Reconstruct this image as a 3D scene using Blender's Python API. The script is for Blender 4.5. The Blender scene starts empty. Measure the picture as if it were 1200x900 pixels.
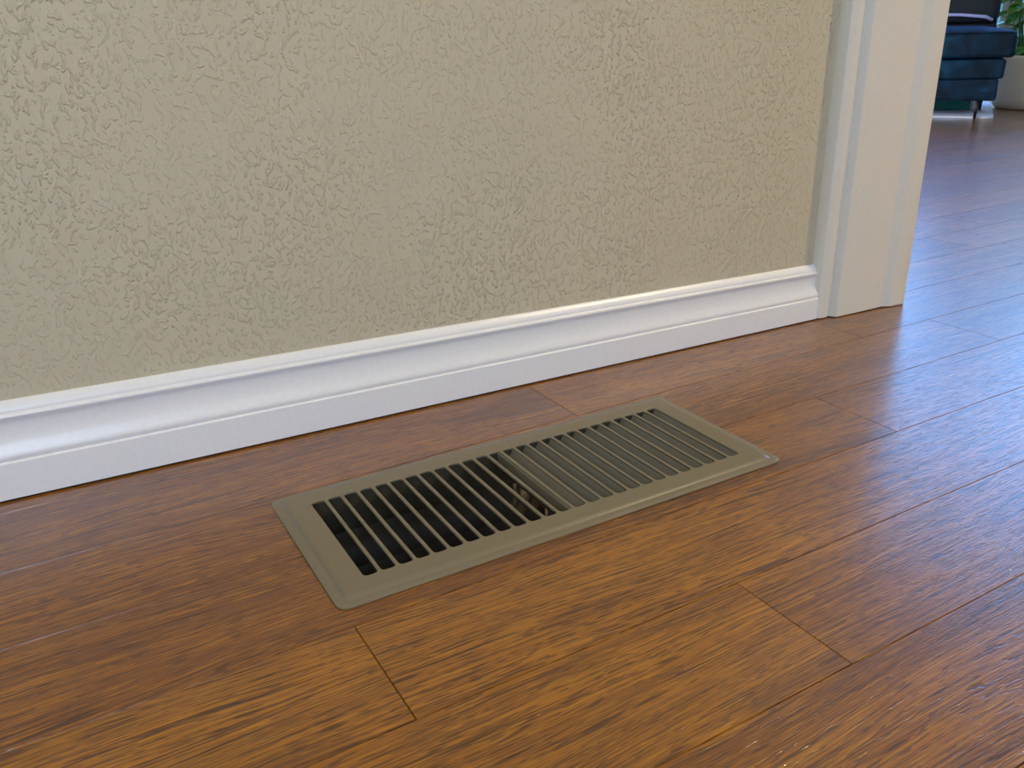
import bpy, bmesh, math, random
from mathutils import Matrix, Vector, noise as mnoise
random.seed(7)
S = bpy.context.scene
C = S.collection

# ------------------------------------------------------------------ camera
cam_d = bpy.data.cameras.new('camera')
cam = bpy.data.objects.new('camera', cam_d); C.objects.link(cam)
cam_d.sensor_width = 36.0
cam_d.lens = 1013.495 / 1200 * 36
cam_d.clip_start = 0.01
M = Matrix(((0.8820660459525564, 0.19670512196657475, -0.42809646759775466, -0.09202893),
            (-0.4705834630229209, 0.32427141699922546, -0.8206090740703487, -0.63958755),
            (-0.022598559841627227, 0.925286519468105, 0.3785949840973484, 0.29958236),
            (0, 0, 0, 1)))
cam.matrix_world = M
S.camera = cam
CAM = Vector((-0.09202893, -0.63958755, 0.29958236))

# ------------------------------------------------------------------ sky
W = bpy.data.worlds.new('world'); S.world = W; W.use_nodes = True
nt = W.node_tree; nt.nodes.clear()
out = nt.nodes.new('ShaderNodeOutputWorld'); bg = nt.nodes.new('ShaderNodeBackground')
tc = nt.nodes.new('ShaderNodeTexCoord'); sx = nt.nodes.new('ShaderNodeSeparateXYZ'); rp = nt.nodes.new('ShaderNodeValToRGB')
nt.links.new(tc.outputs['Generated'], sx.inputs[0]); nt.links.new(sx.outputs['Z'], rp.inputs[0])
nt.links.new(rp.outputs[0], bg.inputs[0]); nt.links.new(bg.outputs[0], out.inputs[0])
e = rp.color_ramp.elements
e[0].position = 0.0; e[0].color = (0.40, 0.58, 0.62, 1)
e[1].position = 0.9; e[1].color = (0.10, 0.27, 0.85, 1)
n = e.new(0.05); n.color = (0.36, 0.58, 0.80, 1)
n = e.new(0.16); n.color = (0.24, 0.50, 1.0, 1)
bg.inputs[1].default_value = 7.0

# ------------------------------------------------------------------ lamp, south daylight and an added far-room fill
def area(name, loc, target, sx_, sy_, power, col):
    l = bpy.data.lights.new(name, 'AREA'); l.shape = 'RECTANGLE'; l.size = sx_; l.size_y = sy_
    l.energy = power; l.color = col
    o = bpy.data.objects.new(name, l); C.objects.link(o); o.location = loc
    o.rotation_euler = (Vector(target) - Vector(loc)).to_track_quat('-Z', 'Y').to_euler()
    return o
area('added_far_west_fill', (-1.84, 2.3, 1.35), (2.6, 1.8, 0.3), 1.5, 1.2, 135, (0.86, 0.92, 1.0))  # added fill light from an unseen side, brightens the chair and pot
area('daylight_south_window', (-0.75, -2.44, 1.35), (-0.1, 0, 0.3), 1.2, 1.2, 27, (0.78, 0.87, 1.0))
lamp = bpy.data.lights.new('ceiling_lamp_light', 'SPOT'); lamp.energy = 150; lamp.color = (1.0, 0.76, 0.44)
lamp.shadow_soft_size = 0.045; lamp.spot_size = math.radians(150); lamp.spot_blend = 0.6
lo = bpy.data.objects.new('ceiling_lamp_light', lamp); C.objects.link(lo); lo.location = (1.98, -1.10, 2.30)
lo.rotation_euler = (Vector((0.5, 0, 0.2)) - lo.location).to_track_quat('-Z', 'Y').to_euler()

S.view_settings.view_transform = 'Standard'; S.view_settings.look = 'None'
S.view_settings.gamma = 1.0; S.view_settings.use_curve_mapping = False
S.view_settings.exposure = 0.04

# ------------------------------------------------------------------ helpers
def srgb(r, g, b):
    f = lambda c: (c / 255 / 12.92) if c / 255 <= .04045 else ((c / 255 + .055) / 1.055) ** 2.4
    return (f(r), f(g), f(b), 1)
def obj(name, bm, mat, parent=None, smooth=False):
    me = bpy.data.meshes.new(name)
    if isinstance(bm, bmesh.types.BMesh):
        bm.normal_update(); bm.to_mesh(me); bm.free()
    else: me = bm
    me.materials.clear(); me.materials.append(mat)
    if smooth:
        for p in me.polygons: p.use_smooth = True
    o = bpy.data.objects.new(name, me); C.objects.link(o)
    if parent is not None: o.parent = parent
    return o
def thing(name, label, cat, loc=(0, 0, 0), rz=0, group=None):
    o = bpy.data.objects.new(name, None); C.objects.link(o); o.empty_display_size = .05
    o.location = loc; o.rotation_euler = (0, 0, rz); o['label'] = label; o['category'] = cat
    if group: o['group'] = group
    return o
def tag(o, label, cat, group=None):
    o['label'] = label; o['category'] = cat
    if group: o['group'] = group
    return o
def struct(name, bm, mat, smooth=False):
    o = obj(name, bm, mat, None, smooth); o['kind'] = 'structure'; return o
def box(bm, x0, x1, y0, y1, z0, z1, bev=0):
    r = bmesh.ops.create_cube(bm, size=1)
    vs = r['verts']
    for v in vs:
        v.co = Vector(((x0 + x1) / 2 + v.co.x * (x1 - x0), (y0 + y1) / 2 + v.co.y * (y1 - y0), (z0 + z1) / 2 + v.co.z * (z1 - z0)))
    if bev:
        es = list({ed for v in vs for ed in v.link_edges})
        bmesh.ops.bevel(bm, geom=es, offset=bev, segments=2, affect='EDGES', profile=.5)
    return bm
def mkbox(*a, **k): return box(bmesh.new(), *a, **k)
def extrude_profile(pts, a, b, axis='x', closed=True, scale_b=None):
    """pts are (p,q): for axis x -> (y,z); for axis z -> (x,y)"""
    bm = bmesh.new(); A = []; Bv = []
    for p, q in pts:
        if axis == 'x':
            A.append(bm.verts.new((a, p, q))); q2 = q * scale_b if scale_b else q
            Bv.append(bm.verts.new((b, p, q2)))
        else:
            A.append(bm.verts.new((p, q, a))); Bv.append(bm.verts.new((p, q, b)))
    n = len(pts)
    for i in range(n if closed else n - 1):
        j = (i + 1) % n
        bm.faces.new((A[i], A[j], Bv[j], Bv[i]))
    if closed:
        bm.faces.new(A[::-1]); bm.faces.new(Bv)
    bmesh.ops.recalc_face_normals(bm, faces=bm.faces)
    return bm
def autosmooth(o, ang=35):
    me = o.data
    for p in me.polygons: p.use_smooth = True
    bm = bmesh.new(); bm.from_mesh(me)
    for ed in bm.edges:
        if len(ed.link_faces) == 2 and ed.calc_face_angle(0) > math.radians(ang): ed.smooth = False
    bm.to_mesh(me); bm.free()
def tube(bm, pts, rads, seg=8, cap=True):
    rings = []
    for i, p in enumerate(pts):
        p = Vector(p)
        d = (Vector(pts[min(i + 1, len(pts) - 1)]) - Vector(pts[max(i - 1, 0)])).normalized()
        u = d.orthogonal().normalized(); v = d.cross(u)
        r = rads[i] if hasattr(rads, '__len__') else rads
        rings.append([bm.verts.new(p + (u * math.cos(t) + v * math.sin(t)) * r) for t in [2 * math.pi * k / seg for k in range(seg)]])
    for a, b in zip(rings, rings[1:]):
        # align rings to avoid twist
        best = min(range(seg), key=lambda s: sum((a[k].co - b[(k + s) % seg].co).length for k in range(seg)))
        for k in range(seg):
            bm.faces.new((a[k], a[(k + 1) % seg], b[(k + 1 + best) % seg], b[(k + best) % seg]))
        b[:] = [b[(k + best) % seg] for k in range(seg)]
    if cap:
        bm.faces.new(rings[0][::-1]); bm.faces.new(rings[-1])
    return bm
def lathe(prof, seg=40):
    bm = bmesh.new(); rings = []
    for r, z in prof:
        rings.append([bm.verts.new((r * math.cos(2 * math.pi * k / seg), r * math.sin(2 * math.pi * k / seg), z)) for k in range(seg)])
    for a, b in zip(rings, rings[1:]):
        for k in range(seg): bm.faces.new((a[k], a[(k + 1) % seg], b[(k + 1) % seg], b[k]))
    bm.faces.new(rings[0][::-1]); bm.faces.new(rings[-1])
    bmesh.ops.recalc_face_normals(bm, faces=bm.faces)
    return bm

# ------------------------------------------------------------------ materials
class NB:
    def __init__(s, name):
        s.m = bpy.data.materials.new(name); s.m.use_nodes = True; s.t = s.m.node_tree
        s.b = s.t.nodes['Principled BSDF']
    def n(s, ty, **kw):
        nd = s.t.nodes.new(ty)
        for k, v in kw.items():
            if k.startswith('_'): setattr(nd, k[1:], v)
            else: nd.inputs[k.replace('_', ' ')].default_value = v
        return nd
    def l(s, a, b): s.t.links.new(a, b)
    def math(s, op, a, b=None, c=None, clamp=False):
        nd = s.t.nodes.new('ShaderNodeMath'); nd.operation = op; nd.use_clamp = clamp
        for i, v in enumerate((a, b, c)):
            if v is None: continue
            if isinstance(v, (int, float)): nd.inputs[i].default_value = v
            else: s.l(v, nd.inputs[i])
        return nd.outputs[0]
    def ramp(s, fac, stops):
        nd = s.t.nodes.new('ShaderNodeValToRGB'); s.l(fac, nd.inputs[0]); e = nd.color_ramp.elements
        e[0].position, e[0].color = stops[0][0], stops[0][1]; e[1].position, e[1].color = stops[-1][0], stops[-1][1]
        for p, c in stops[1:-1]:
            x = e.new(p); x.color = c
        return nd.outputs[0]
    def mix(s, fac, a, b, mode='MIX'):
        nd = s.t.nodes.new('ShaderNodeMix'); nd.data_type = 'RGBA'; nd.blend_type = mode
        for i, v in ((0, fac), (6, a), (7, b)):
            if isinstance(v, (int, float)): nd.inputs[i].default_value = v
            elif isinstance(v, tuple): nd.inputs[i].default_value = v
            else: s.l(v, nd.inputs[i])
        return nd.outputs[2]
    def set(s, **kw):
        for k, v in kw.items():
            k = k.replace('_', ' ')
            if isinstance(v, bpy.types.NodeSocket): s.l(v, s.b.inputs[k])
            else: s.b.inputs[k].default_value = v
    def bump(s, h, strength, dist, normal=None):
        nd = s.t.nodes.new('ShaderNodeBump'); nd.inputs['Strength'].default_value = strength; nd.inputs['Distance'].default_value = dist
        s.l(h, nd.inputs['Height'])
        if normal is not None: s.l(normal, nd.inputs['Normal'])
        return nd.outputs[0]
def xyz(nb, sx_, sy_, sz_, src=None):
    mp = nb.n('ShaderNodeMapping'); mp.inputs['Scale'].default_value = (sx_, sy_, sz_)
    if src is None:
        g = nb.n('ShaderNodeNewGeometry'); src = g.outputs['Position']
    nb.l(src, mp.inputs['Vector']); return mp.outputs[0]

def mat_wood():
    nb = NB('oak_floor_laminate')
    uv = nb.n('ShaderNodeUVMap', _uv_map='UVMap').outputs[0]
    ton = nb.n('ShaderNodeAttribute', _attribute_name='tone').outputs['Fac']
    sp = nb.n('ShaderNodeSeparateXYZ'); nb.l(uv, sp.inputs[0]); U, V = sp.outputs[0], sp.outputs[1]
    def noise(su, sv, det=2.0, rough=.5, vv=None, off=0):
        cb = nb.n('ShaderNodeCombineXYZ'); nb.l(nb.math('MULTIPLY', U, su), cb.inputs[0])
        nb.l(nb.math('MULTIPLY', vv if vv is not None else V, sv), cb.inputs[1]); cb.inputs[2].default_value = off
        t = nb.n('ShaderNodeTexNoise', Scale=1.0, Detail=det, Roughness=rough); nb.l(cb.outputs[0], t.inputs['Vector'])
        return t.outputs[0]
    warp = nb.math('MULTIPLY', nb.math('SUBTRACT', noise(2.2, 11, 1.5, .5), .5), .050)
    warp2 = nb.math('MULTIPLY', nb.math('SUBTRACT', noise(14, 40, 1.0, .5, off=3), .5), .003)
    VV = nb.math('ADD', V, nb.math('ADD', warp, warp2))
    band = noise(0.7, 40, 2.0, .6, VV, 1)
    cont = noise(1.1, 62, 3.0, .55, VV, 5)
    cont2 = noise(2.2, 240, 2.0, .6, VV, 7)
    fine = noise(26, 760, 2.0, .6, VV, 9)
    dash = noise(60, 560, 1.0, .5, VV, 13)
    brk = noise(34, 260, 1.0, .5, VV, 15)
    blot = noise(5, 16, 2, .6, None, 17)
    knot = noise(7, 30, 1, .5, VV, 23)
    base = nb.ramp(band, [(.30, srgb(118, 70, 26)), (.46, srgb(142, 90, 34)), (.58, srgb(160, 106, 42)), (.72, srgb(130, 80, 30))])
    base = nb.mix(nb.math('MULTIPLY', nb.ramp(blot, [(.40, (0, 0, 0, 1)), (.70, (1, 1, 1, 1))]), .25), base, srgb(186, 130, 58))
    dark = nb.mix(.70, base, srgb(102, 58, 28))
    gold = nb.mix(.60, base, srgb(172, 116, 40))
    base = nb.mix(nb.math('MULTIPLY', nb.math('SUBTRACT', .5, ton), 2.0, clamp=True), base, dark)
    base = nb.mix(nb.math('MULTIPLY', nb.math('SUBTRACT', ton, .5), 2.0, clamp=True), base, gold)
    def lines(src, levels, w):
        tot = None
        for lv in levels:
            d = nb.math('SUBTRACT', 1.0, nb.math('MULTIPLY', nb.math('ABSOLUTE', nb.math('SUBTRACT', src, lv)), 1.0 / w), clamp=True)
            tot = d if tot is None else nb.math('MAXIMUM', tot, d)
        return tot
    def rings(freq, jit, width):
        ph = nb.math('FRACT', nb.math('ADD', nb.math('MULTIPLY', VV, freq), nb.math('MULTIPLY', cont, jit)))
        d = nb.math('ABSOLUTE', nb.math('SUBTRACT', ph, .5))
        return nb.math('SUBTRACT', 1.0, nb.math('MULTIPLY', d, 1 / width), clamp=True)
    amp = nb.ramp(noise(1.6, 34, 1.0, .5, VV, 31), [(.30, (.3, .3, .3, 1)), (.52, (1, 1, 1, 1))])
    lb = nb.ramp(brk, [(.34, (.12, .12, .12, 1)), (.54, (1, 1, 1, 1))])
    l1 = nb.math('MULTIPLY', nb.math('MULTIPLY', rings(235, 9, .15), amp), lb)
    l2 = nb.math('MULTIPLY', rings(420, 22, .26), nb.ramp(dash, [(.42, (.0, .0, .0, 1)), (.58, (.75, .75, .75, 1))]))
    l1 = nb.math('MULTIPLY', nb.math('MAXIMUM', l1, l2), 1.7, clamp=True)
    base = nb.mix(nb.math('MULTIPLY', l1, .88), base, srgb(58, 28, 8))
    f1 = nb.ramp(fine, [(.34, (1, 1, 1, 1)), (.50, (0, 0, 0, 1))])
    base = nb.mix(nb.math('MULTIPLY', f1, .45), base, srgb(84, 44, 18))
    f2 = nb.ramp(fine, [(.56, (0, 0, 0, 1)), (.70, (1, 1, 1, 1))])
    base = nb.mix(nb.math('MULTIPLY', f2, .45), base, srgb(216, 160, 84))
    d1 = nb.ramp(dash, [(.37, (1, 1, 1, 1)), (.42, (0, 0, 0, 1))])
    base = nb.mix(nb.math('MULTIPLY', d1, .60), base, srgb(60, 30, 12))
    k1 = nb.ramp(knot, [(.24, (1, 1, 1, 1)), (.37, (0, 0, 0, 1))])
    base = nb.mix(nb.math('MULTIPLY', k1, .5), base, srgb(80, 44, 24))
    # embossed grain and a fine orange peel in the lacquer
    peel = nb.n('ShaderNodeTexNoise', Scale=420.0, Detail=2.0, Roughness=.6); nb.l(uv, peel.inputs['Vector'])
    h = nb.math('ADD', nb.math('MULTIPLY', d1, -.8), nb.math('MULTIPLY', f1, -.35))
    h = nb.math('ADD', h, nb.math('MULTIPLY', l1, -.3))
    h = nb.math('ADD', h, nb.math('MULTIPLY', peel.outputs[0], .55))
    hsv = nb.n('ShaderNodeHueSaturation', Saturation=1.22, Value=.93); nb.l(base, hsv.inputs['Color']); base = hsv.outputs[0]
    nb.set(Base_Color=base, Roughness=.36, Specular_IOR_Level=.5)
    nb.set(Normal=nb.bump(h, .30, .0006), Coat_Weight=.9, Coat_Roughness=.13)
    peel2 = nb.n('ShaderNodeTexNoise', Scale=560.0, Detail=2.0, Roughness=.6); nb.l(uv, peel2.inputs['Vector'])
    hc = nb.math('ADD', nb.math('MULTIPLY', d1, -.5), peel2.outputs[0])
    nb.l(nb.bump(hc, .42, .0005), nb.b.inputs['Coat Normal'])
    return nb.m
def mat_plaster():
    nb = NB('beige_textured_plaster')
    p = xyz(nb, 1, 1, .7)
    wq = nb.n('ShaderNodeTexNoise', Scale=60.0, Detail=2.0); nb.l(p, wq.inputs['Vector'])
    v1 = nb.n('ShaderNodeVectorMath', _operation='SUBTRACT'); nb.l(wq.outputs['Color'], v1.inputs[0]); v1.inputs[1].default_value = (.5, .5, .5)
    v2 = nb.n('ShaderNodeVectorMath', _operation='SCALE'); nb.l(v1.outputs[0], v2.inputs[0]); v2.inputs['Scale'].default_value = .012
    v3 = nb.n('ShaderNodeVectorMath', _operation='ADD'); nb.l(p, v3.inputs[0]); nb.l(v2.outputs[0], v3.inputs[1])
    a = nb.n('ShaderNodeTexNoise', Scale=300.0, Detail=2.5, Roughness=.55); nb.l(v3.outputs[0], a.inputs['Vector'])
    b = nb.n('ShaderNodeTexNoise', Scale=330.0, Detail=2.0, Roughness=.6); nb.l(v3.outputs[0], b.inputs['Vector'])
    big = nb.n('ShaderNodeTexNoise', Scale=9.0, Detail=2.0); nb.l(p, big.inputs['Vector'])
    amt = nb.ramp(big.outputs[0], [(.36, (.40, .40, .40, 1)), (.66, (1, 1, 1, 1))])
    ridge = nb.ramp(a.outputs[0], [(.53, (0, 0, 0, 1)), (.61, (.75, .75, .75, 1)), (.70, (1, 1, 1, 1))])
    h = nb.math('ADD', nb.math('MULTIPLY', ridge, amt), nb.math('MULTIPLY', b.outputs[0], .30))
    tint = nb.n('ShaderNodeTexNoise', Scale=5.0, Detail=2.0); nb.l(p, tint.inputs['Vector'])
    col = nb.mix(tint.outputs[0], srgb(192, 183, 156), srgb(202, 190, 160))
    nb.set(Base_Color=col, Roughness=.62, Normal=nb.bump(h, .75, .0015), Specular_IOR_Level=.35)
    return nb.m
def mat_paint(name, col, rough=.35, bump=.12, scale=260.0, spec=.5, metal=0.0):
    nb = NB(name); p = xyz(nb, 1, 1, 1)
    a = nb.n('ShaderNodeTexNoise', Scale=scale, Detail=3.0); nb.l(p, a.inputs['Vector'])
    c2 = tuple(min(1, c * 1.05) for c in col[:3]) + (1,)
    c1 = tuple(c * .95 for c in col[:3]) + (1,)
    nb.set(Base_Color=nb.mix(a.outputs[0], c1, c2), Roughness=rough, Normal=nb.bump(a.outputs[0], bump, .0004), Specular_IOR_Level=spec, Metallic=metal)
    return nb.m
def mat_velvet():
    nb = NB('blue_velvet'); p = xyz(nb, 1, 1, 1)
    a = nb.n('ShaderNodeTexNoise', Scale=14.0, Detail=3.0, Distortion=1.0); nb.l(p, a.inputs['Vector'])
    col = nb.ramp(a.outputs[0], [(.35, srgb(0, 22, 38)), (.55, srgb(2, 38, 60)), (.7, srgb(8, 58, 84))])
    nb.set(Base_Color=col, Roughness=.75, Sheen_Weight=.12, Specular_IOR_Level=.25, Sheen_Roughness=.35, Sheen_Tint=srgb(70, 120, 230), Normal=nb.bump(a.outputs[0], .4, .01))
    return nb.m
def mat_leaf(name, c1, c2):
    nb = NB(name); p = xyz(nb, 1, 1, 1)
    a = nb.n('ShaderNodeTexNoise', Scale=22.0, Detail=2.0); nb.l(p, a.inputs['Vector'])
    nb.set(Base_Color=nb.ramp(a.outputs[0], [(.35, c1), (.65, c2)]), Roughness=.45)
    return nb.m
def mat_glass():
    m = bpy.data.materials.new('window_glass'); m.use_nodes = True; t = m.node_tree; t.nodes.clear()
    o = t.nodes.new('ShaderNodeOutputMaterial'); mx = t.nodes.new('ShaderNodeMixShader')
    tr = t.nodes.new('ShaderNodeBsdfTransparent'); gl = t.nodes.new('ShaderNodeBsdfGlossy'); gl.inputs['Roughness'].default_value = .02
    tr.inputs[0].default_value = (.93, .97, .96, 1)
    lw = t.nodes.new('ShaderNodeLayerWeight'); lw.inputs[0].default_value = .5
    pw = t.nodes.new('ShaderNodeMath'); pw.operation = 'POWER'; pw.inputs[1].default_value = 5; t.links.new(lw.outputs['Facing'], pw.inputs[0])
    fr = t.nodes.new('ShaderNodeMath'); fr.operation = 'MULTIPLY_ADD'; fr.inputs[1].default_value = .8; fr.inputs[2].default_value = .03; t.links.new(pw.outputs[0], fr.inputs[0])
    t.links.new(fr.outputs[0], mx.inputs[0]); t.links.new(tr.outputs[0], mx.inputs[1]); t.links.new(gl.outputs[0], mx.inputs[2]); t.links.new(mx.outputs[0], o.inputs[0])
    return m
WOOD = mat_wood(); PLASTER = mat_plaster()
WHITE = mat_paint('white_trim_paint', srgb(230, 229, 226), .30, .10)
CASING = mat_paint('warm_white_casing_paint', srgb(220, 215, 200), .42, .14)
OLIVE = mat_paint('taupe_olive_enamel', srgb(120, 111, 90), .25, .05, 500)
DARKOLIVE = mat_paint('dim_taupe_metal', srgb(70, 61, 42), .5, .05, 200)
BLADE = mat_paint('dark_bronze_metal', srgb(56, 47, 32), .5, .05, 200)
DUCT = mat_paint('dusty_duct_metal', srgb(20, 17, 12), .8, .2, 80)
SUB = mat_paint('subfloor_board', srgb(70, 52, 36), .85, .2, 120)
CEIL = mat_paint('ceiling_paint', srgb(225, 222, 215), .8, .1, 100)
VELVET = mat_velvet(); DARKVELVET = mat_paint('dark_navy_velvet', srgb(6, 18, 30), .8, .2, 60)  # near-black navy cloth for the back cushion and panel
PIPING = mat_paint('pale_lavender_piping', srgb(150, 156, 205), .5, .1, 90)
BLACKMETAL = mat_paint('black_metal', srgb(22, 24, 26), .35, .05, 90)
RUG = mat_paint('pale_rug_wool', srgb(214, 214, 222), .9, .5, 300)
TEAL = mat_paint('teal_plastic', srgb(16, 150, 150), .45, .05, 60)
POT = mat_paint('sand_stoneware', srgb(212, 202, 182), .7, .25, 90)
SOIL = mat_paint('potting_soil', srgb(48, 36, 26), .95, .6, 140)
LEAF = mat_leaf('green_leaf', srgb(44, 110, 30), srgb(120, 176, 62)); STEM = mat_paint('green_stem', srgb(84, 122, 48), .6)
GLASS = mat_glass(); GRASS = mat_leaf('lawn', srgb(60, 96, 44), srgb(96, 132, 64))
TREE = mat_leaf('tree_leaves_dark', srgb(30, 52, 26), srgb(64, 88, 44)); TREE2 = mat_leaf('tree_leaves_light', srgb(120, 160, 50), srgb(196, 214, 110))
BARK = mat_paint('bark', srgb(84, 66, 50), .9, .6, 60)

# ------------------------------------------------------------------ room shell
WY = 0.013            # wall face; baseboard front stands at y = 0
XL, XR, YS, YN, H = -1.90, 3.60, -2.50, 4.20, 2.40
OX0, OX1, OH = 0.7435, 2.15, 2.05     # opening into the far room
def multi(*bs):
    bm = bmesh.new()
    for b in bs: box(bm, *b)
    return bm
struct('wall_north', multi((XL, OX0 - .012, WY, .125, -.01, H), (OX1, XR, WY, .125, -.01, H), (OX0 - .012, OX1, WY, .125, OH, H)), PLASTER)
struct('wall_west', multi((XL - .12, XL, YS, 1.5, -.01, H), (XL - .12, XL, 3.1, YN, -.01, H), (XL - .12, XL, 1.5, 3.1, -.01, .7), (XL - .12, XL, 1.5, 3.1, 2.0, H)), PLASTER)
struct('wall_south', multi((XL, -1.45, YS - .12, YS, -.01, H), (-.05, XR, YS - .12, YS, -.01, H), (-1.45, -.05, YS - .12, YS, -.01, .7), (-1.45, -.05, YS - .12, YS, 2.0, H)), PLASTER)
struct('wall_far_north', multi((XL, XR, YN, YN + .12, -.01, H)), PLASTER)
struct('wall_east', multi((XR, XR + .12, YS, .75, -.01, H), (XR, XR + .12, 3.75, YN, -.01, H), (XR, XR + .12, .75, 3.75, 2.15, H), (XR, XR + .12, .75, 3.75, -.01, .05)), PLASTER)
struct('ceiling', multi((XL - .1, XR + .1, YS - .1, YN + .1, H, H + .1)), CEIL)
def window(name, x0, x1, y0, y1, z0, z1, axis, divs):
    """white frame filling a wall opening, mullions and panes"""
    f = struct(name, bmesh.new(), WHITE); bm = bmesh.new(); t = .045
    a0, a1 = (y0, y1) if axis == 'x' else (x0, x1)
    def b(p0, p1, q0, q1, lo, hi):
        if axis == 'x': box(bm, lo, hi, p0, p1, q0, q1)
        else: box(bm, p0, p1, lo, hi, q0, q1)
    lo, hi = ((x0, x1) if axis == 'x' else (y0, y1)); mid = (lo + hi) / 2
    b(a0, a1, z0, z0 + t, mid - .03, mid + .03); b(a0, a1, z1 - t, z1, mid - .03, mid + .03)
    cs = [a0 + (a1 - a0) * k / divs for k in range(divs + 1)]
    for k, c in enumerate(cs):
        c0 = min(max(c - t / 2, a0), a1 - t); b(c0, c0 + t, z0 + t, z1 - t, mid - .03, mid + .03)
    bm.to_mesh(f.data); bm.free()
    for k in range(divs):
        pb = bmesh.new(); p0, p1 = cs[k] + t * .6, cs[k + 1] - t * .6
        if axis == 'x': box(pb, mid - .003, mid + .003, p0, p1, z0 + t, z1 - t)
        else: box(pb, p0, p1, mid - .003, mid + .003, z0 + t, z1 - t)
        obj('pane', pb, GLASS, f)
window('window_1', XR, XR + .12, .75, 3.75, .05, 2.15, 'x', 3)
window('added_west_window', XL - .12, XL, 1.5, 3.1, .7, 2.0, 'x', 2)  # unseen window, added so light reaches the front of the chair and pot
window('window_2', -1.45, -.05, YS - .12, YS, .7, 2.0, 'y', 2)

# ------------------------------------------------------------------ baseboard with its moulded top
HB = .0735
prof = [(0, 0), (0, 1.0), (.0010, .998), (.0022, .985), (.0056, .925), (.0060, .910), (.0060, .893), (.0064, .886), (.0078, .876), (.0084, .862),
        (.0082, .845), (.0070, .815), (.0064, .78), (.0063, .72), (.0067, .66), (.0076, .60), (.0090, .550), (.0108, .505), (.0118, .475), (.0120, .455),
        (.0116, .432), (.0114, .418), (.0120, .412), (.0129, .402), (.0130, .388), (.0130, .02), (.0125, .012)]
def baseboard(name, x0, x1, h0, h1, yw, sgn=-1, bottom=.0022):
    pts = [(yw + sgn * d, max(z * h0, bottom)) for d, z in prof]
    o = struct(name, extrude_profile(pts, x0, x1, 'x', True, h1 / h0), WHITE); autosmooth(o, 28)
    return o
# taller at the far left, tapered towards the casing so its top edge follows the lens bend
bhx = lambda x: .0713 + (.0597 - .0713) * (x + .2) / .8
baseboard('baseboard_north', -1.5, .617, bhx(-1.5), bhx(.617), WY)
struct('gap_shade_strip', mkbox(-1.5, .70, .0012, .012, .0001, .0020), mat_paint('gap_shade_brown', srgb(34, 24, 18), .9, .1, 80))  # added dark strip, its colour stands in for shade under the baseboard
# ------------------------------------------------------------------ door casing and jamb
cas = [(.616, WY), (.6165, .006), (.6185, .0015), (.623, -.0008), (.629, -.0012), (.6325, -.0004), (.6345, .0012), (.6360, .0008), (.6385, -.0045), (.6405, -.0062), (.643, -.0064),
       (.703, -.0060), (.7065, -.0054), (.7095, -.0052), (.7120, -.0060), (.7175, -.0088), (.7200, -.0098), (.7225, -.0102), (.7410, -.0102), (.7435, -.0094), (.7445, -.0070), (.7445, WY)]
o = struct('trim_1', extrude_profile(cas, .0012, OH + .12, 'z'), CASING); autosmooth(o, 30)
struct('trim_2', mkbox(OX0 - .014, OX0 + .0005, WY, .138, .0012, OH, bev=.001), CASING)
cas2 = [(2 * (OX0 + OX1) / 2 - x, y) for x, y in cas]
o = struct('trim_3', extrude_profile(cas2, .0012, OH + .12, 'z'), CASING); autosmooth(o, 30)
struct('trim_4', mkbox(OX1 - .0005, OX1 + .014, WY, .138, .0012, OH, bev=.001), CASING)
struct('trim_5', mkbox(.7445, 2.149, -.008, WY, OH, OH + .12, bev=.003), CASING)

# ------------------------------------------------------------------ floor: sub-floor with a duct opening and laid planks
PA = .0416; PW = .0814; S1 = -.0915
ca, sa = math.cos(PA), math.sin(PA)
REGX, REGY, RA, RL, RW = 0.0, -.0946, .0336, .343, .1442
floor = struct('floor', bmesh.new(), SUB)
hx0, hx1, hy0, hy1 = .010, .333, -.134, -.010        # duct opening in the register's own frame
cr, sr = math.cos(RA), math.sin(RA)
def reg2w(x, y, z=0): return Vector((REGX + x * cr - y * sr, REGY + x * sr + y * cr, z))
bm = bmesh.new()
hole = [reg2w(hx0, hy0), reg2w(hx1, hy0), reg2w(hx1, hy1), reg2w(hx0, hy1)]
outer = [(XL - .1, YS - .1), (XR + .1, YS - .1), (XR + .1, YN + .1), (XL - .1, YN + .1)]
zt, zb = -.0085, -.03
ho = [[bm.verts.new((p.x, p.y, z)) for p in hole] for z in (zt, zb)]
oo = [[bm.verts.new((p[0], p[1], z)) for p in outer] for z in (zt, zb)]
for i in range(4):
    j = (i + 1) % 4
    bm.faces.new((oo[0][i], oo[0][j], ho[0][j], ho[0][i])); bm.faces.new((oo[1][i], ho[1][i], ho[1][j], oo[1][j]))
    bm.faces.new((ho[0][i], ho[0][j], ho[1][j], ho[1][i])); bm.faces.new((oo[0][j], oo[0][i], oo[1][i], oo[1][j]))
bm.to_mesh(floor.data); bm.free()

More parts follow.
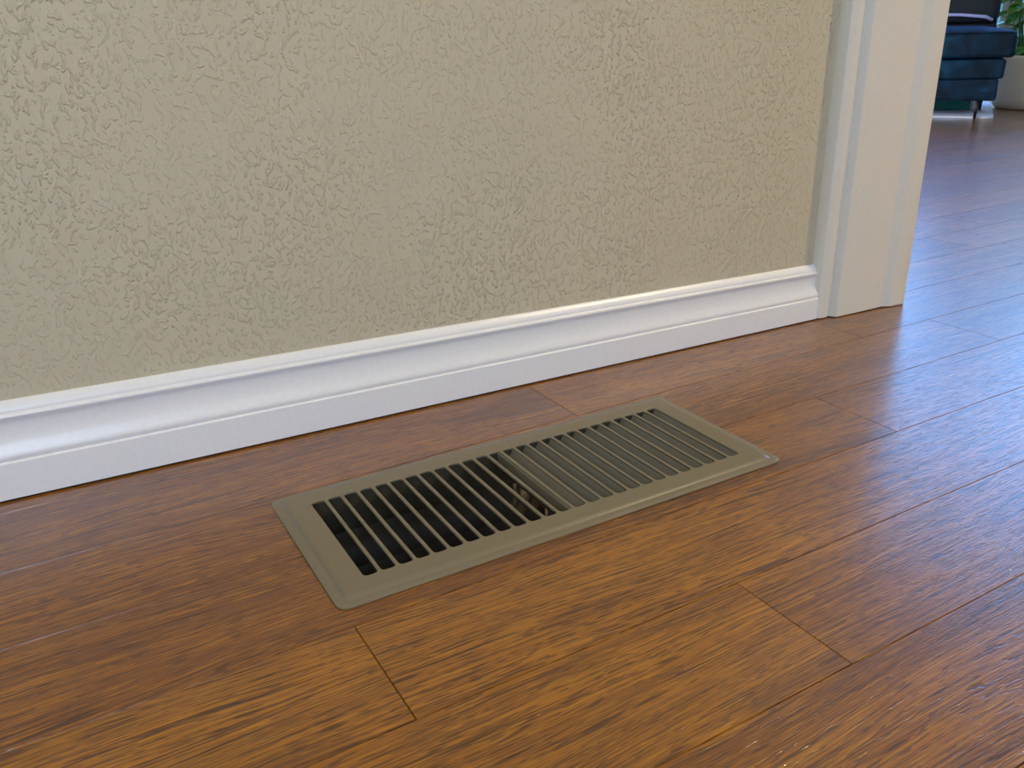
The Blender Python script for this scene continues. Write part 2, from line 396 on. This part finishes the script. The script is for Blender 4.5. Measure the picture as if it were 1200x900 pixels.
def toplank(p):      # world -> plank frame (origin at seam 0 on x = 0)
    x, y = p[0], p[1] - S1
    return x * ca + y * sa, -x * sa + y * ca
hp = [toplank(p) for p in hole]
HX0, HX1 = min(p[0] for p in hp), max(p[0] for p in hp); HY0, HY1 = min(p[1] for p in hp), max(p[1] for p in hp)
WALL_CUT = [(XL, XR, -9, 9)]
def plank_mesh(bm, x0, x1, y0, y1, tone, origin=None, uoff=None):
    """one board (plank frame), its duct cut-out left open, eased edges; adds to bm"""
    g = .00012; x0 += g; x1 -= g; y0 += g; y1 -= g; b = .0003; T = .008
    tl = bm.faces.layers.float.get('tone') or bm.faces.layers.float.new('tone')
    ul = bm.loops.layers.uv.get('UVMap') or bm.loops.layers.uv.new('UVMap')
    uo = uoff or (random.uniform(0, 60), random.uniform(0, 60))
    xs = [x0, x0 + b, x1 - b, x1]; ys = [y0, y0 + b, y1 - b, y1]
    cut = x0 < HX1 and x1 > HX0 and y0 < HY1 and y1 > HY0
    if cut:
        xs += [v for v in (HX0, HX1) if x0 + b < v < x1 - b]; ys += [v for v in (HY0, HY1) if y0 + b < v < y1 - b]
    xs.sort(); ys.sort(); V = {}
    zf = lambda x, y: (-b * 1.9 if (x in (x0, x1) or y in (y0, y1)) else 0.0)
    def P(x, y, z):
        k = (x, y, z)
        if k not in V:
            wx, wy = x * ca - y * sa, x * sa + y * ca + S1
            if origin is not None: wx -= origin[0]; wy -= origin[1]
            V[k] = bm.verts.new((wx, wy, z))
        return V[k]
    fs = []
    for i in range(len(xs) - 1):
        for j in range(len(ys) - 1):
            a, c, d, e_ = xs[i], xs[i + 1], ys[j], ys[j + 1]
            if cut and HX0 - 1e-9 <= a and c <= HX1 + 1e-9 and HY0 - 1e-9 <= d and e_ <= HY1 + 1e-9: continue
            fs.append(bm.faces.new((P(a, d, zf(a, d)), P(c, d, zf(c, d)), P(c, e_, zf(c, e_)), P(a, e_, zf(a, e_)))))
    # side walls
    eb = [ed for f in fs for ed in f.edges if len(ed.link_faces) == 1]
    low = {}
    for ed in set(eb):
        f = ed.link_faces[0]; lp = [l for l in f.loops if l.edge == ed][0]
        a, c = lp.vert, lp.link_loop_next.vert
        for v in (a, c):
            if v not in low: low[v] = bm.verts.new((v.co.x, v.co.y, -T))
        fs.append(bm.faces.new((c, a, low[a], low[c])))
    for f in fs:
        f[tl] = tone
        for l in f.loops:
            wx, wy = l.vert.co.x + (origin[0] if origin else 0), l.vert.co.y + (origin[1] if origin else 0) - S1
            l[ul].uv = (wx * ca + wy * sa + uo[0], -wx * sa + wy * ca + uo[1] + (l.vert.co.z * 1.0 if l.vert.co.z < -.004 else 0))
    return bm
def proj(p):
    q = M.to_3x3().transposed() @ (Vector(p) - CAM)
    if q.z > -.05: return None
    return 600 + 1013.5 * q.x / -q.z, 450 - 1013.5 * q.y / -q.z
joints = {0: [-1.1, -.60, .2604, .6133, 1.02, 1.5], 1: [-1.0, -.48, .72, 1.18, 1.62], 2: [-.93, -.55, .4536, .93, 1.42],
          3: [-1.2, -.62, .0015, .78, 1.3], 4: [-1.0, -.50, .205, .93, 1.4], 5: [-1.1, -.60, .95, 1.5]}
tones = {(0, 0): .35, (0, -.60): .25, (0, .2604): .62, (1, -.48): .42, (2, -.55): .40, (2, .4536): .3, (3, -.62): .95, (3, .0015): .70, (4, -.50): .78, (4, .205): .62, (5, -.60): .5}
rows = range(-52, 30)
boards = []
for k in rows:
    y1 = -(k - 1) * PW; y0 = -k * PW        # row k lies between seam k-1 and seam k
    rr = random.Random(k * 91 + 5)
    js = list(joints.get(k, []))
    if not js: js = [XL - .3 + rr.uniform(0, .5)]
    while js[-1] < XR + .4: js.append(js[-1] + rr.choice((.38, .52, .66, .8)) + rr.uniform(-.04, .04))
    while js[0] > XL - .3: js.insert(0, js[0] - rr.uniform(.4, .8))
    for a, c in zip(js, js[1:]):
        t = tones.get((k, a), None)
        if t is None: t = rr.uniform(.15, .8)
        boards.append((k, a, c, y0, y1, t, (rr.uniform(0, 60), rr.uniform(0, 60))))
near, rest = [], []
for bd in boards:
    k, a, c, y0, y1, t, uo = bd
    vis = 0; N = 14
    for i in range(N + 1):
        x = a + (c - a) * i / N
        q0 = proj((x * ca - y0 * sa, x * sa + y0 * ca + S1, 0)); q1 = proj((x * ca - y1 * sa, x * sa + y1 * ca + S1, 0))
        if q0 and q1 and (-20 < q0[0] < 1220 and -20 < q0[1] < 920 or -20 < q1[0] < 1220 and -20 < q1[1] < 920):
            wx, wy = x * ca - y0 * sa, x * sa + y0 * ca + S1
            if wy > .01 and wx < .75: continue
            vis = max(vis, abs(q0[1] - q1[1]))
    (near if vis > 4.5 else rest).append((vis, bd))
near.sort(key=lambda q: -q[0]); rest += near[290:]; near = near[:290]
for vis, (k, a, c, y0, y1, t, uo) in near:
    mx, my = (a + c) / 2, (y0 + y1) / 2
    org = (mx * ca - my * sa, mx * sa + my * ca + S1)
    b = plank_mesh(bmesh.new(), a, c, y0, y1, t, org, uo)
    o = obj('plank', b, WOOD, floor); o.location = (org[0], org[1], 0)
bm = bmesh.new(); bm.faces.layers.float.new('tone'); bm.loops.layers.uv.new('UVMap')
for vis, (k, a, c, y0, y1, t, uo) in rest: plank_mesh(bm, a, c, y0, y1, t, None, uo)
o = obj('plank_field', bm, WOOD, floor); o['kind'] = 'stuff'

# duct boot under the register, seen through its open slots
bm = bmesh.new()
top = [reg2w(hx0 + .0005, hy0 + .0005, -.001), reg2w(hx1 - .0005, hy0 + .0005, -.001), reg2w(hx1 - .0005, hy1 - .0005, -.001), reg2w(hx0 + .0005, hy1 - .0005, -.001)]
bot = [reg2w(.06, -.115, -.16), reg2w(.28, -.115, -.16), reg2w(.28, -.03, -.16), reg2w(.06, -.03, -.16)]
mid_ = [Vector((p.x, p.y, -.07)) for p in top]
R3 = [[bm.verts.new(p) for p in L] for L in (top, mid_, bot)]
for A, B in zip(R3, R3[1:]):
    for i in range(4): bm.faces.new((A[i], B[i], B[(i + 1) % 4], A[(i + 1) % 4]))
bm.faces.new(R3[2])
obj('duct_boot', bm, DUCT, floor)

# ------------------------------------------------------------------ the floor register
reg = thing('floor_register', 'taupe olive metal floor vent register set in the wood floor by the white baseboard', 'vent', (REGX, REGY, 0), RA)
def rrect(x0, x1, y0, y1, r, seg=5):
    pts = []
    for cx, cy, a0 in ((x1 - r, y1 - r, 0), (x0 + r, y1 - r, 90), (x0 + r, y0 + r, 180), (x1 - r, y0 + r, 270)):
        for i in range(seg + 1):
            a = math.radians(a0 + 90 * i / seg); pts.append((cx + r * math.cos(a), cy + r * math.sin(a)))
    return pts
PITCH, SW = .01150, .01000
slots = []
for i in range(13): slots.append((.0226 + i * PITCH, .0226 + i * PITCH + SW, 'L'))
R0 = .343 - .0226 - 12 * PITCH - SW
for i in range(13): slots.append((R0 + i * PITCH, R0 + i * PITCH + SW, 'R'))
SY0, SY1 = -.1232, -.0215
cu = bpy.data.curves.new('faceplate_curve', 'CURVE'); cu.dimensions = '2D'; cu.fill_mode = 'BOTH'
def spl(pts):
    s = cu.splines.new('POLY'); s.points.add(len(pts) - 1)
    for p, q in zip(s.points, pts): p.co = (q[0], q[1], 0, 1)
    s.use_cyclic_u = True
PTZ = .0034; IN = .0096
spl(rrect(IN, RL - IN, -RW + IN, -IN, .004, 6))
for a, c, _ in slots: spl(rrect(a, c, SY0, SY1, .0030, 4))
cu.extrude = .00045; cu.bevel_depth = .00045; cu.bevel_resolution = 2
tmp = bpy.data.objects.new('tmp', cu); C.objects.link(tmp)
dg = bpy.context.evaluated_depsgraph_get(); dg.update()
me = bpy.data.meshes.new_from_object(tmp.evaluated_get(dg)); bpy.data.objects.remove(tmp)
bm = bmesh.new(); bm.from_mesh(me)
for v in bm.verts: v.co.z += PTZ - .0009
# the stamped rim: lip on the floor, low flange, sloped step up to the plate
rim = [(0.0, .0001, .0075), (0.0, .0009, .0075), (.0006, .0013, .0072), (.0042, .0015, .0060), (.0056, .0016, .0050), (.0062, .0020, .0048), (.0076, .0031, .0046), (.0092, PTZ + .00005, .0044), (.0104, PTZ - .00005, .0040), (.0104, PTZ - .0008, .004)]
rings = []
for d, z, r in rim:
    rings.append([bm.verts.new((x, y, z)) for x, y in rrect(d, RL - d, -RW + d, -d, r, 8)])
for A, B in zip(rings, rings[1:]):
    for i in range(len(A)): bm.faces.new((A[i], A[(i + 1) % len(A)], B[(i + 1) % len(A)], B[i]))
bmesh.ops.recalc_face_normals(bm, faces=bm.faces)
o = obj('faceplate', bm, OLIVE, reg); autosmooth(o, 40)
# fins: a curved vane folded under each bar; left half leans right, right half leans left
def fin_mesh(sign):
    bm = bmesh.new(); n = 5; A = []; t = .0005
    prof_ = [(0, 0), (.0017 * sign, -.003), (.0044 * sign, -.007), (.0075 * sign, -.0110), (.0092 * sign, -.0130)]
    sides = [(x + t, z) for x, z in prof_] + [(x - t, z) for x, z in prof_[::-1]]
    rows_ = [[bm.verts.new((x, y, z)) for x, z in sides] for y in (SY0 + .001, SY1 - .001)]
    m = len(sides)
    for i in range(m): bm.faces.new((rows_[0][i], rows_[0][(i + 1) % m], rows_[1][(i + 1) % m], rows_[1][i]))
    for r_ in rows_: bm.faces.new(r_)
    bmesh.ops.recalc_face_normals(bm, faces=bm.faces)
    return bm
fl = fr = None
for a, c, side in slots:
    if side == 'L':
        x = c + .0003
        if fl is None: fl = obj('fin', fin_mesh(1), OLIVE, reg); o = fl
        else: o = fl.copy(); C.objects.link(o)
    else:
        x = c + .0006
        if fr is None: fr = obj('fin', fin_mesh(-1), OLIVE, reg); o = fr
        else: o = fr.copy(); C.objects.link(o)
    o.parent = reg; o.location = (x, 0, PTZ - .0012)
# centre rib and collar
obj('centre_rib', mkbox(.1690, .1740, SY0, SY1, PTZ - .016, PTZ - .0012, bev=.0006), OLIVE, reg)
bm = bmesh.new()
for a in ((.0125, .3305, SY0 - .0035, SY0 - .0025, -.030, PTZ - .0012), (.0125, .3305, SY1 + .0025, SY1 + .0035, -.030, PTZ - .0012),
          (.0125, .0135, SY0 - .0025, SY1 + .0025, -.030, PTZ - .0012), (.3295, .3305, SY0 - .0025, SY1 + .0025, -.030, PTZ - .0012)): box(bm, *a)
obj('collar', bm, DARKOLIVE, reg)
# damper: two long blades on pivots, half open, with the toothed link at the left end
for yc, tilt in ((-.047, .95), (-.092, .95)):
    bm = bmesh.new(); pr = []
    for i in range(9):
        s = -1 + 2 * i / 8; pr.append((yc + s * .019 * math.cos(tilt), -.030 + s * .019 * math.sin(tilt) + .0035 * math.cos(s * math.pi)))
    pr2 = [(y, z - .0008) for y, z in pr[::-1]]
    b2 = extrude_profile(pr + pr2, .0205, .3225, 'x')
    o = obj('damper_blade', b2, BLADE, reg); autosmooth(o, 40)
    pv = bmesh.new(); tube(pv, [(.0140, yc, -.030), (.3290, yc, -.030)], .0016, 8); obj('pivot_rod', pv, BLADE, o)
bm = bmesh.new()
box(bm, .0150, .0170, -.104, -.036, -.024, -.017, bev=.0004)
for yy in (-.098, -.088, -.078, -.068, -.058, -.048): box(bm, .0148, .0215, yy - .0022, yy + .0022, -.021, -.0150, bev=.0006)
obj('damper_link', bm, DARKOLIVE, reg)
bm = bmesh.new(); box(bm, .3180, .3215, -.070, -.0655, -.012, -.0005, bev=.0008); box(bm, .3165, .3225, -.072, -.0635, -.0030, -.0010, bev=.0006)
obj('damper_lever', bm, OLIVE, reg)

# ------------------------------------------------------------------ far room: armchair, rug, box, plant
leg0 = Vector((2.599, 1.240, 0)); rgt = Vector((.588, -.809, 0)); bck = Vector((.809, .588, 0))
ch_rot = math.atan2(rgt.y, rgt.x)
chair = thing('armchair', 'low blue velvet seat on slim black legs beyond the doorway, left of the plant pot', 'chair', leg0, ch_rot)
# chair frame: +x towards its right end, +y away from the camera
def puff(x0, x1, y0, y1, z0, z1, bev, crown=0):
    bm = bmesh.new(); bmesh.ops.create_cube(bm, size=1)
    for v in bm.verts: v.co = Vector(((x0 + x1) / 2 + v.co.x * (x1 - x0), (y0 + y1) / 2 + v.co.y * (y1 - y0), (z0 + z1) / 2 + v.co.z * (z1 - z0)))
    bmesh.ops.bevel(bm, geom=list(bm.edges), offset=bev, segments=4, affect='EDGES', profile=.6)
    bmesh.ops.subdivide_edges(bm, edges=[e_ for e_ in bm.edges if e_.calc_length() > .12], cuts=8, use_grid_fill=True)
    for v in bm.verts:
        s = (v.co.x - (x0 + x1) / 2) / (x1 - x0) * 2; t = (v.co.y - (y0 + y1) / 2) / (y1 - y0) * 2
        if v.co.z > (z0 + z1) / 2: v.co.z += crown * max(0, 1 - t * t) * max(0, 1 - s ** 4)
        v.co += Vector(mnoise.noise_vector(v.co * 9)) * .0035
    return bm
CW = .74
obj('seat_base', puff(.055 - CW, .055, -.010, .27, .056, .121, .010), VELVET, chair, True)
obj('seat_rail', puff(.066 - CW, .066, -.016, .27, .120, .180, .012), VELVET, chair, True)
cu_ = obj('seat_cushion', puff(.085 - CW - .03, .085, -.030, .25, .184, .262, .018, .020), VELVET, chair, True)
bm = bmesh.new(); tube(bm, [(.15 - CW, -.030, .259), (-.3, -.031, .260), (0, -.031, .260), (.068, -.029, .258), (.081, -.016, .257), (.083, .1, .257), (.083, .24, .257)], .0028, 8)
obj('piping', bm, VELVET, cu_, True)
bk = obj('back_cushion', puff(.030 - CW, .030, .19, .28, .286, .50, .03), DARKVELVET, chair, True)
bm = bmesh.new(); tube(bm, [(.10 - CW, .180, .316), (-.2, .180, .316), (-.08, .180, .312), (-.01, .182, .305), (.012, .187, .294)], .0055, 8)
obj('piping', bm, PIPING, bk, True)
for x, y, z in ((0.004, .004, 0), (-CW + .16, .004, 0), (.02, .24, .0058), (-CW + .16, .24, .0058)):
    bm = bmesh.new(); tube(bm, [(x, y, z), (x + .001, y, .062)], [.0042, .0075], 12)
    obj('leg', bm, BLACKMETAL, chair, True)
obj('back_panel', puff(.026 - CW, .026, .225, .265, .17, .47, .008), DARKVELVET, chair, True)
# rug
bm = bmesh.new(); pts = rrect(-.95, .060, .014, .62, .03, 5)
A = [bm.verts.new((x, y, .0002)) for x, y in pts]; B_ = [bm.verts.new((x, y, .004)) for x, y in pts]; D = [bm.verts.new((x * .995, .32 + (y - .32) * .99, .0055)) for x, y in pts]
for P_, Q in ((A, B_), (B_, D)):
    for i in range(len(P_)): bm.faces.new((P_[i], P_[(i + 1) % len(P_)], Q[(i + 1) % len(P_)], Q[i]))
bm.faces.new(D); bmesh.ops.recalc_face_normals(bm, faces=bm.faces)
rug = obj('area_rug', bm, RUG); rug.location = leg0; rug.rotation_euler = (0, 0, ch_rot)
tag(rug, 'pale white rug on the wood floor under the blue velvet seat', 'rug')
# box stored under the seat
bx = thing('storage_box', 'low teal box with pale ends lying under the blue velvet seat', 'box', leg0 + rgt * -.078 + bck * .31, ch_rot)
bx.location.z = .0056
obj('box_body', mkbox(-.068, .068, -.05, .05, 0, .040, bev=.003), TEAL, bx)
obj('box_end', mkbox(-.080, -.067, -.052, .052, 0, .042, bev=.003), RUG, bx); obj('box_end', mkbox(.067, .080, -.052, .052, 0, .042, bev=.003), RUG, bx)
# potted plant
PC = leg0 + rgt * .182 + bck * .445
plant = thing('potted_plant', 'leafy green plant in a wide sand coloured round pot right of the blue seat', 'plant', PC)
pot = lathe([(.105, .0), (.116, .006), (.130, .03), (.146, .07), (.156, .12), (.158, .168), (.156, .178), (.150, .180), (.147, .174), (.145, .155)], 56)
obj('pot', pot, POT, plant, True)
bm = lathe([(.144, .146), (.144, .156)], 30); obj('soil', bm, SOIL, plant)
def leaf_mesh():
    bm = bmesh.new(); n = 8; L = []
    prof_ = [0, .55, .86, 1.0, .97, .82, .60, .32, 0]
    for i in range(9):
        t = i / 8; w = prof_[i] * .36; z = -.22 * t * t
        L.append([bm.verts.new((s * w, t - (.10 * abs(s) if i < 3 else 0), z + .10 * abs(s) * (w / .36))) for s in (-1, -.5, 0, .5, 1)])
    for a, c in zip(L, L[1:]):
        for i in range(4): bm.faces.new((a[i], a[i + 1], c[i + 1], c[i]))
    bmesh.ops.remove_doubles(bm, verts=bm.verts, dist=1e-5)
    r = bmesh.ops.extrude_face_region(bm, geom=bm.faces[:])
    for v in [g for g in r['geom'] if isinstance(g, bmesh.types.BMVert)]: v.co.z -= .012
    bmesh.ops.recalc_face_normals(bm, faces=bm.faces)
    return bm
rr = random.Random(11); lf = None
towards = Vector((-.84, -.54, 0)); side = Vector((-.54, .84, 0))
made = 0
for i in range(600):
    if made >= 95: break
    a = rr.uniform(0, 2 * math.pi); rad = rr.uniform(.03, .13); h = rr.uniform(.20, .52); spread = rr.uniform(.0, .8)
    p0 = Vector((rad * .5 * math.cos(a), rad * .5 * math.sin(a), .155)); p2 = Vector((rad * (1 + spread) * math.cos(a), rad * (1 + spread) * math.sin(a), h)); p1 = Vector(((p0.x + p2.x) * .42, (p0.y + p2.y) * .42, (.155 + h) * .62))
    s = rr.uniform(.045, .085); tip = p2 + Vector((math.cos(a), math.sin(a), 0)) * s
    if any((w - leg0).dot(rgt) < .115 + s * .4 and (w - leg0).dot(bck) < .29 + s * .4 for w in (PC + p2, PC + tip, PC + p1)): continue
    made += 1
    bm = bmesh.new(); tube(bm, [p0, p1, p2], [.0032, .0026, .0016], 6); obj('stem', bm, STEM, plant, True)
    if lf is None: lf = obj('leaf', leaf_mesh(), LEAF, plant, True); o = lf
    else: o = lf.copy(); C.objects.link(o); o.parent = plant
    o.location = p2; o.scale = (s, s, s); o.rotation_euler = (rr.uniform(-.7, .5), rr.uniform(-.5, .5), a - math.pi / 2 + rr.uniform(-.5, .5))

# ------------------------------------------------------------------ outside the windows
struct('wall_garden', mkbox(7.5, 7.7, -8, 12, -.15, 1.0), mat_paint('pale_green_render', srgb(104, 138, 122), .8, .2, 40))
struct('ground', mkbox(XR + .14, 14, -8, 14, -.25, -.15), GRASS)
def tree(x, y, h, rad, mat, label, zc):
    t = thing('garden_tree', label, 'tree', (x, y, -.15))
    bm = bmesh.new(); tube(bm, [(0, 0, 0), (.03, .02, h * .4), (0, 0, h * .75)], [.07, .055, .03], 10); obj('trunk', bm, BARK, t, True)
    bm = bmesh.new(); q = random.Random(int(x * 10 + y * 7))
    for i in range(2600):
        d = Vector((q.gauss(0, 1), q.gauss(0, 1), q.gauss(0, 1))).normalized() * rad * q.uniform(.55, 1) ** .5
        c = Vector((d.x, d.y, zc + d.z * 1.6)); u = Vector((q.uniform(-1, 1), q.uniform(-1, 1), q.uniform(-1, 1))).normalized(); w = u.orthogonal().normalized()
        s = .055; vs = [bm.verts.new(c + u * s), bm.verts.new(c + w * s * .5), bm.verts.new(c - u * s), bm.verts.new(c - w * s * .5)]; bm.faces.new(vs)
    o = obj('foliage', bm, mat, t); o['kind'] = 'stuff'
    return t
tree(6.2, 3.60, 2.6, .36, TREE, 'dark narrow garden tree outside the far window', 1.75)
tree(6.0, 2.92, 2.0, .30, TREE2, 'bright yellow green shrub tree outside the far window', 1.35)
# ------------------------------------------------------------------ ceiling lamp of the near room
t = thing('ceiling_lamp', 'small round spot lamp on the ceiling right of the doorway', 'lamp', (1.98, -1.10, H))
EM = bpy.data.materials.new('lamp_glow'); EM.use_nodes = True
EM.node_tree.nodes['Principled BSDF'].inputs['Emission Color'].default_value = (1, .8, .55, 1); EM.node_tree.nodes['Principled BSDF'].inputs['Emission Strength'].default_value = 6
b = lathe([(.06, -.045), (.065, -.04), (.065, 0)], 30); obj('housing', b, WHITE, t, True)
b = lathe([(.045, -.050), (.045, -.046)], 30); obj('bulb_lens', b, EM, t)
